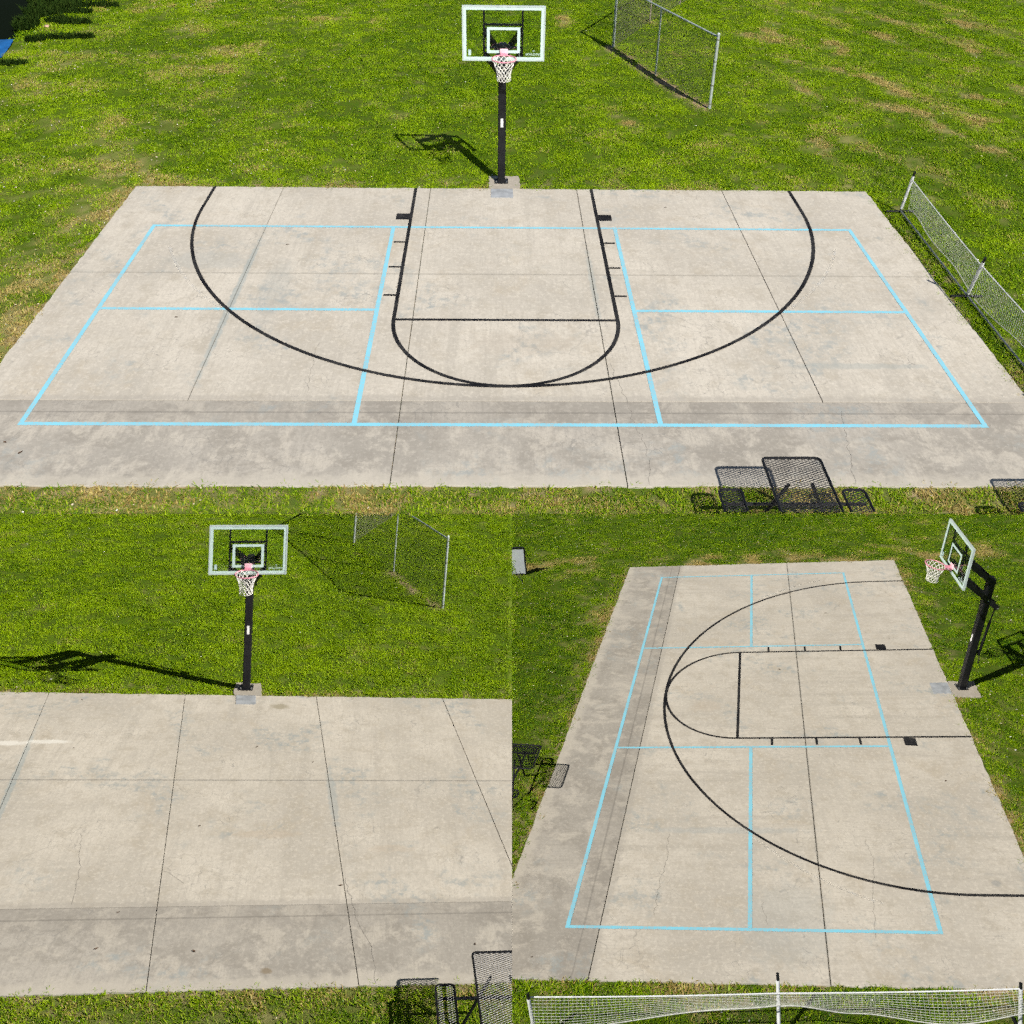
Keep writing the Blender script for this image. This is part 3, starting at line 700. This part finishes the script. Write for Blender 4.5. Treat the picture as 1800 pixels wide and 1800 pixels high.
make_fence(1, 6.0, 'short run of chain link fence turning a corner on the lawn beyond the upper court')
make_fence(2, 7.2, 'chain link fence on the lawn right of the hoop, its shadow spread over the grass')

# ------------------------------------------------------------------ portable pickleball nets
TAPE = plain('white_net_tape', (0.62, 0.63, 0.63), 0.7, 0, .08, 12)
NETC = plain('pale_net_mesh', (0.47, 0.47, 0.43), 0.8, 0, .1, 20)
def make_net(k, posts, tops, tapes, label, bottom, billow, sp, cord):
    o = Vector((*posts[1], 0)); root = thing('pickleball_net', k, (*posts[1], 0), label, 'net')
    P = [Vector((*p, -.05)) - o for p in posts]; T = [Vector(t) - o for t in tops]; Q = [Vector(t) - o for t in tapes]
    cl = None
    for i in range(3):
        d = T[i] - P[i]
        po = MB().tube(P[i], T[i], .05, 10).build('post', PBLK, root, k, clip=cl)
        MB().tube(P[i] + d * .10, P[i] + d * .92, .09, 10).build('tie_sleeve', TAPE, po, k, clip=cl)
        MB().tube(P[i] + d * .93, P[i] + d * 1.03, .075, 10).build('post_cap', PBLK, po, k, clip=cl)
        ax = Vector((1, 0, 0)); MB().tube(P[i] - ax * .9 + Vector((0, 0, .08)), P[i] + ax * .9 + Vector((0, 0, .08)), .07, 8).build('foot', PBLK, root, k, clip=cl)
    for i in range(2):
        MB().tube(P[i] + Vector((0, 0, .14)), P[i + 1] + Vector((0, 0, .14)), .055, 8).build('base_bar', STEEL, root, k, clip=cl)
        a = Q[i]; b = Q[i + 1]; d = b - a; ln = d.length
        def pt(s, t):      # s along, t 0 at the tape .. 1 at the hem
            f = s / ln; top = a + d * f; top = top - Vector((0, 0, .05 * math.sin(math.pi * f)))
            zb = bottom(i, f); z = top.z + (zb - top.z) * t
            return Vector((top.x + billow(i, f) * math.sin(t * 1.6) * 1.0, top.y, z))
        ns = int(ln / sp); nz = 11
        m = MB()
        for j in range(ns + 1): m.path([pt(ln * j / ns, t / nz) for t in range(nz + 1)], cord, 3, cap=False)
        for t in range(1, nz): m.path([pt(ln * j / ns, t / nz) for j in range(ns + 1)], cord, 3, cap=False)
        m.build('net_mesh', NETC, root, k, clip=cl)['kind'] = 'stuff'
        MB().path([pt(ln * j / 24, 0) for j in range(25)], .034, 6).build('top_tape', TAPE, root, k, clip=cl)
        MB().path([pt(ln * j / 40, 1) for j in range(41)], .026, 5).build('hem_cord', NETC, root, k, clip=cl)
def hem3(i, f):
    # the hem is gathered up to the tape at the middle post and sags away from it
    if i == 0:
        t = max(0.0, 1 - (1 - f) / .30); return 1.2 + .8 * t * t * (3 - 2 * t) + .22 * math.sin((1 - f) * 7.5)
    return 2.05 - .85 * min(1, f / .85) ** .8 + .10 * math.sin(f * 9)
make_net(1, [(26.25, 12.78), (26.06, 1.75), (26.0, -9.6)], [(26.42, 12.45, 2.9), (25.92, .83, 2.9), (26.3, -10.3, 2.9)],
         [(26.42, 12.5, 2.40), (25.98, 1.1, 2.38), (26.2, -9.9, 2.36)],
         'portable net with black capped posts on the grass beside the upper court',
         lambda i, f: .32 + .16 * math.sin(f * 9 + 4 * i) + .25 * math.sin(math.pi * f), lambda i, f: .12 + .10 * math.sin(f * 11 + 1), .17, .0075)
make_net(3, [(35.2, 7.76), (35.95, -3.3), (36.6, -14.75)], [(35.4, 7.8, 2.5), (35.66, -3.18, 2.9), (37.05, -14.93, 2.72)],
         [(35.40, 7.79, 2.3), (35.90, -3.22, 2.2), (36.86, -14.86, 2.48)],
         'portable net with drooping mesh across the foot of the lower right view',
         hem3, lambda i, f: .35 + .2 * math.sin(f * 8 + i), .2, .0075)

# ------------------------------------------------------------------ picnic tables
EXP = plain('black_plastisol', (0.008, 0.008, 0.010), 0.4, 0, .2, 10, 0.35)
def mesh_panel(mb_f, mb_m, x0, x1, y0, y1, z, sp=.27, asp=2.0, r=.0165, edge=.055):
    c = .2; cs = []
    for cx, cy, a0 in ((x1 - c, y1 - c, 0), (x0 + c, y1 - c, 90), (x0 + c, y0 + c, 180), (x1 - c, y0 + c, 270)):
        for i in range(5): a = math.radians(a0 + 22.5 * i); cs.append((cx + c * math.cos(a), cy + c * math.sin(a), z))
    mb_f.path(cs, edge, 8, closed=True)
    # diamond lattice of the expanded metal
    w_, h_ = x1 - x0, y1 - y0; k = -h_ * asp
    while k < w_:
        s0, s1 = max(0, k), min(w_, k + h_ * asp)
        if s1 - s0 > .03:
            t0, t1 = (s0 - k) / asp, (s1 - k) / asp
            mb_m.path([(x0 + s0, y0 + t0, z), (x0 + s1, y0 + t1, z)], r, 4, cap=False)
            mb_m.path([(x0 + s0, y1 - t0, z + .004), (x0 + s1, y1 - t1, z + .004)], r, 4, cap=False)
        k += sp
def make_table(k, x0, x1, yf, ln, label, zt=2.5, wide=1.0, clip=True, benches=(True, True), turn=0.0):
    xc = (x0 + x1) / 2; loc = (xc, yf - ln / 2, -.05); root = thing('picnic_table', k, loc, label, 'picnic table', 'perforated metal picnic tables', Matrix.Rotation(turn, 4, 'Z'))
    keep = {1: (0, 0, 0), 2: (0, 0, 0), 3: (0, 0, 0)}[k]; cl = clips(k, keep, loc) if clip else None
    if cl: cl = [(Matrix.Rotation(-turn, 3, 'Z') @ a, Matrix.Rotation(-turn, 3, 'Z') @ n) for a, n in cl]
    hw = (x1 - x0) / 2; hl = ln / 2
    f, m = MB(), MB(); mesh_panel(f, m, -hw, hw, -hl, hl, zt); f.build('tabletop_frame', EXP, root, k, clip=cl); m.build('tabletop_mesh', EXP, root, k, clip=cl)['kind'] = 'stuff'
    for on, sg in zip(benches, (-1, 1)):
        if not on: continue
        bx0, bx1 = sorted((sg * (hw + .85 * wide), sg * (hw + 1.75 * wide))); f, m = MB(), MB(); mesh_panel(f, m, bx0, bx1, -hl + .25, hl - .75, 1.5)
        bo = f.build('bench', EXP, root, k, clip=cl); m.build('bench_mesh', EXP, bo, k, clip=cl)['kind'] = 'stuff'
    for sy in (-1, 1):
        y = sy * (hl - 1.5)
        for sx in (-1, 1): MB().tube((sx * .45, y, zt - .05), (sx * (hw + .45), y, .02), .075, 8).build('leg', EXP, root, k, clip=cl)
        MB().tube((-hw - 1.6 * wide, y, 1.42), (hw + 1.6 * wide, y, 1.42), .07, 8).build('seat_support', EXP, root, k, clip=cl)
    return root
make_table(1, 10.05, 12.38, -15.17, 6.2, 'black perforated metal picnic table at the near edge of the upper court')
make_table(1, 21.7, 24.0, -15.95, 6.2, 'picnic table beyond the right edge of the upper view, only its shadow reaching the slab')
make_table(2, 12.1, 14.5, -15.25, 6.2, 'black perforated metal picnic table in the corner of the unpainted court view')
make_table(3, 13.2, 16.3, -16.45, 6.2, 'dark picnic table on the grass left of the court in the lower right view', zt=2.6, turn=-.13)

# ------------------------------------------------------------------ white board on props
def make_board():
    loc = (-31.0, -22.0, -.05); root = thing('folding_board', 3, loc, 'white board in a thin black frame on prop legs on the far lawn', 'board')
    cl = clips(3, (0, 0, 0), loc)
    M = Matrix.Rotation(math.radians(14), 4, 'Y')
    MB().box((0, -2.0, 1.85), (.06, 4.0, 3.4)).map(M).build('panel', plain('white_panel', (0.50, 0.53, 0.58), .4, 0, .05), root, 3, clip=cl)
    fr = MB()
    for a, b in (((0, 0, .1), (0, 0, 3.6)), ((0, -4, .1), (0, -4, 3.6)), ((0, 0, 3.6), (0, -4, 3.6)), ((0, 0, .1), (0, -4, .1))): fr.bar(a, b, .17)
    fr.map(M).build('frame', PBLK, root, 3, clip=cl)
    MB().tube(M @ Vector((0, 0, 3.5)), (-1.2, 1.0, 0), .035, 6).build('prop_leg', PBLK, root, 3, clip=cl)
    MB().tube(M @ Vector((.05, -1.9, 2.0)), (3.0, -.1, 0), .035, 6).build('prop_leg', PBLK, root, 3, clip=cl)
make_board()

# ------------------------------------------------------------------ pond, dark tufts standing in for shade and trees in the top left corner
def mat_water():
    q = NT('pond_water'); v = q.coords()
    q.bsdf.inputs['Base Color'].default_value = (0.005, 0.008, 0.005, 1); q.bsdf.inputs['Specular IOR Level'].default_value = 0.02; q.bsdf.inputs['Roughness'].default_value = 0.25; q.bsdf.inputs['IOR'].default_value = 1.06
    q.bump(q.noise(v, 1.4, 3.0), 0.06, 0.05); return q.m
wv = MB(); wv.sheet([(-86, 50.5, -.62), (-44, 50.5, -.62), (-44, 97, -.62), (-86, 97, -.62)]); tag(wv.build('pond', mat_water(), None, 1), kind='structure')
tp = MB(); TV = [(-47.7, 50.4), (-47.0, 47.6), (-46.3, 44.3), (-49.5, 41.5), (-54.5, 42.5), (-54.0, 48.5)]; rt = random.Random(4)
tp.add([(-50, 46, .14)] + [(x, y, .03 + rt.uniform(-.04, .10)) for x, y in TV], [(0, 1 + (i + 1) % 6, 1 + i) for i in range(6)])
tag(tp.build('tarpaulin', plain('blue_tarpaulin', (0.012, 0.11, 0.33), .5, 0, .15, 3), None, 1), 'blue sheet lying at the pond edge in the upper left corner', 'tarpaulin')
def mat_leaf(name, a, b):
    q = NT(name); g = q.n('ShaderNodeNewGeometry'); c = q.mix(g.outputs['Random Per Island'], a, b)
    d = q.n('ShaderNodeBsdfDiffuse'); q.l(c, d.inputs[0]); t = q.n('ShaderNodeBsdfTranslucent'); q.l(c, t.inputs[0])
    mx = q.n('ShaderNodeMixShader'); mx.inputs[0].default_value = .25; q.l(d.outputs[0], mx.inputs[1]); q.l(t.outputs[0], mx.inputs[2]); q.l(mx.outputs[0], q.out.inputs['Surface']); return q.m
LEAF = mat_leaf('tree_leaf', (0.025, 0.05, 0.012), (0.07, 0.09, 0.02)); SHADE_TUFT = mat_leaf('shade_blade', (0.012, 0.030, 0.006), (0.035, 0.060, 0.010))
BARK = plain('bark', (0.10, 0.075, 0.055), .9, 0, .3, 6)
def make_tree(x, y, h, label, seed):
    r = random.Random(seed); root = thing('tree', 1, (x, y, -.3), label, 'tree', 'trees on the far bank of the pond')
    t = MB(); t.path([(0, 0, 0), (.2, .1, h * .3), (-.1, .3, h * .6), (.1, .2, h * .85)], .55, 8, r2=.12)
    tips = []
    for i in range(9):
        a = i * 2.4; z = h * (.28 + .06 * i); e = Vector((math.cos(a) * h * .28, math.sin(a) * h * .28, z + h * .14)); t.tube((0, .2, z), e, .16, 6, .04); tips.append(e)
    t.build('trunk', BARK, root, 1)
    c = MB()
    for i in range(2600):
        e = r.choice(tips) * r.uniform(.35, 1.05); p = Vector((e.x, e.y, max(e.z, h * .2) + r.gauss(0, h * .05))) + Vector((r.gauss(0, 1), r.gauss(0, 1), r.gauss(0, .8))) * h * .075
        n = Vector((r.gauss(0, 1), r.gauss(0, 1), r.gauss(0, 1))).normalized(); u = n.orthogonal().normalized(); w_ = n.cross(u); s = r.uniform(.4, .8)
        c.add([p - u * s, p + w_ * s * .6, p + u * s, p - w_ * s * .6], [(0, 1, 2, 3)])
    c.build('crown', LEAF, root, 1)
make_tree(-54.5, 75.5, 24, 'dark tree on the far bank mirrored nearest the pond edge', 1)
make_tree(-60.5, 86, 28, 'taller dark tree standing behind the pond bank at the left', 2)
make_tree(-50.5, 84, 22, 'dark tree behind the pond bank at the right', 3)
make_tree(-66.5, 79, 24, 'dark tree on the far bank at the left end of the row', 4)
make_tree(-57.5, 93, 30, 'tallest dark tree at the back of the row', 5)
sg_ = MB(); r = random.Random(20)  # dark tufts added in place of shadow streaks, shade put into their colour
for x, y, lx, ly in ((-44.2, 63.6, 2.4, .8), (-43.6, 51.0, 2.0, .5), (-45.6, 50.2, 1.0, .6), (-44.6, 42.4, 1.5, .6), (-44.4, 56.8, 2.0, .9), (-46.2, 57.5, 1.2, 1.0), (-45.2, 60.8, 1.6, .8), (-41.2, 51.3, 1.0, .35), (-46.8, 62.5, 1.2, 1.4),
                     (-48.6, 60.5, 2.2, 2.0), (-49.5, 65.5, 3.0, 2.2), (-46.0, 67.0, 2.6, 1.5), (-48.6, 55.5, 1.2, 1.8)):
    for i in range(int(300 + 160 * lx * ly)):
        a = r.uniform(0, 6.283); rr = math.sqrt(r.random()); p = Vector((x + lx * rr * math.cos(a), y + ly * rr * math.sin(a), -.12)); an = r.uniform(0, 6.283); h = r.uniform(.25, .7) * (1 + .5 * (ly > 1.2)); sw = .035
        d = Vector((math.cos(an), math.sin(an), 0)); e = p + d * h * r.uniform(.2, .9) + Vector((0, 0, h)); o = Vector((-d.y, d.x, 0)) * sw
        m = (p + e) / 2 + Vector((0, 0, h * .15)); sg_.add([p - o, p + o, m + o, m - o, e], [(0, 1, 2, 3), (3, 2, 4)])
tag(sg_.build('shade_tufts', SHADE_TUFT, None, 1), 'low dark tufts standing in for shade along the pond bank in the upper left corner', 'shade_tufts', kind='stuff')
b_ = MB(); b_.add([(.30 * math.cos(a) * math.cos(e), .22 * math.sin(a) * math.cos(e), .2 * math.sin(e)) for e in (-.6, 0, .7) for a in [i * .785 for i in range(8)]] + [(0, 0, .2)],
    [(j * 8 + i, j * 8 + (i + 1) % 8, j * 8 + 8 + (i + 1) % 8, j * 8 + 8 + i) for j in range(2) for i in range(8)] + [(16 + i, 16 + (i + 1) % 8, 24) for i in range(8)])
st = b_.build('stone', plain('pink_stone', (.45, .28, .22), .8, 0, .2, 12), None, 1, smooth=True); st.matrix_world = Matrix.Translation(Vector((-46.4, 55.2, -.05)) * FT)
tag(st, 'small pinkish stone at the edge of the pond', 'stone')

# ------------------------------------------------------------------ fallen leaves on the concrete
LF = plain('dry_leaf', (0.085, 0.045, 0.022), .8, 0, .3, 20)
lv = {1: [(-22.13, -11.33), (-21.17, -12.03), (-17.57, -.88), (-6.15, 2.44), (-13.19, 7.53), (10.71, 13.13)],
      2: [(-3.0, -1.04), (-12.91, 7.91), (3.3, 6.25), (5.71, -6.69), (-6.18, -11.22), (-1.42, -11.56), (-5.82, -8.6), (-.7, 8.23), (-14.35, 14.88), (12.82, -11.48)],
      3: [(-16.85, 9.43), (-4.09, 2.95), (31.0, -15.5), (13.77, 11.21), (-10.41, 13.86)]}
r = random.Random(9); lm = None
for k in lv:
    for x, y in lv[k]:
        if lm is None:
            m = MB(); m.add([(-.13, 0, .02), (-.05, .06, .05), (.06, .055, .03), (.15, 0, .06), (.05, -.06, .04), (-.06, -.05, .03), (0, 0, .015)], [(6, 0, 1), (6, 1, 2), (6, 2, 3), (6, 3, 4), (6, 4, 5), (6, 5, 0)])
            o = m.build('fallen_leaf', LF, None, k); lm = o
        else:
            o = lm.copy(); COL[k].objects.link(o)
        o.matrix_world = PLOTS[k] @ Matrix.Translation(Vector((x, y, .01)) * FT) @ Matrix.Rotation(r.uniform(0, 6.28), 4, 'Z') @ Matrix.Scale(r.uniform(.5, .95), 4)
        tag(o, 'small dry brown leaf lying on the concrete ' + {1: 'of the upper court', 2: 'of the unpainted court', 3: 'of the lower right court'}[k], 'leaf', 'fallen leaves on the concrete, ' + {1: 'upper view', 2: 'lower left view', 3: 'lower right view'}[k])
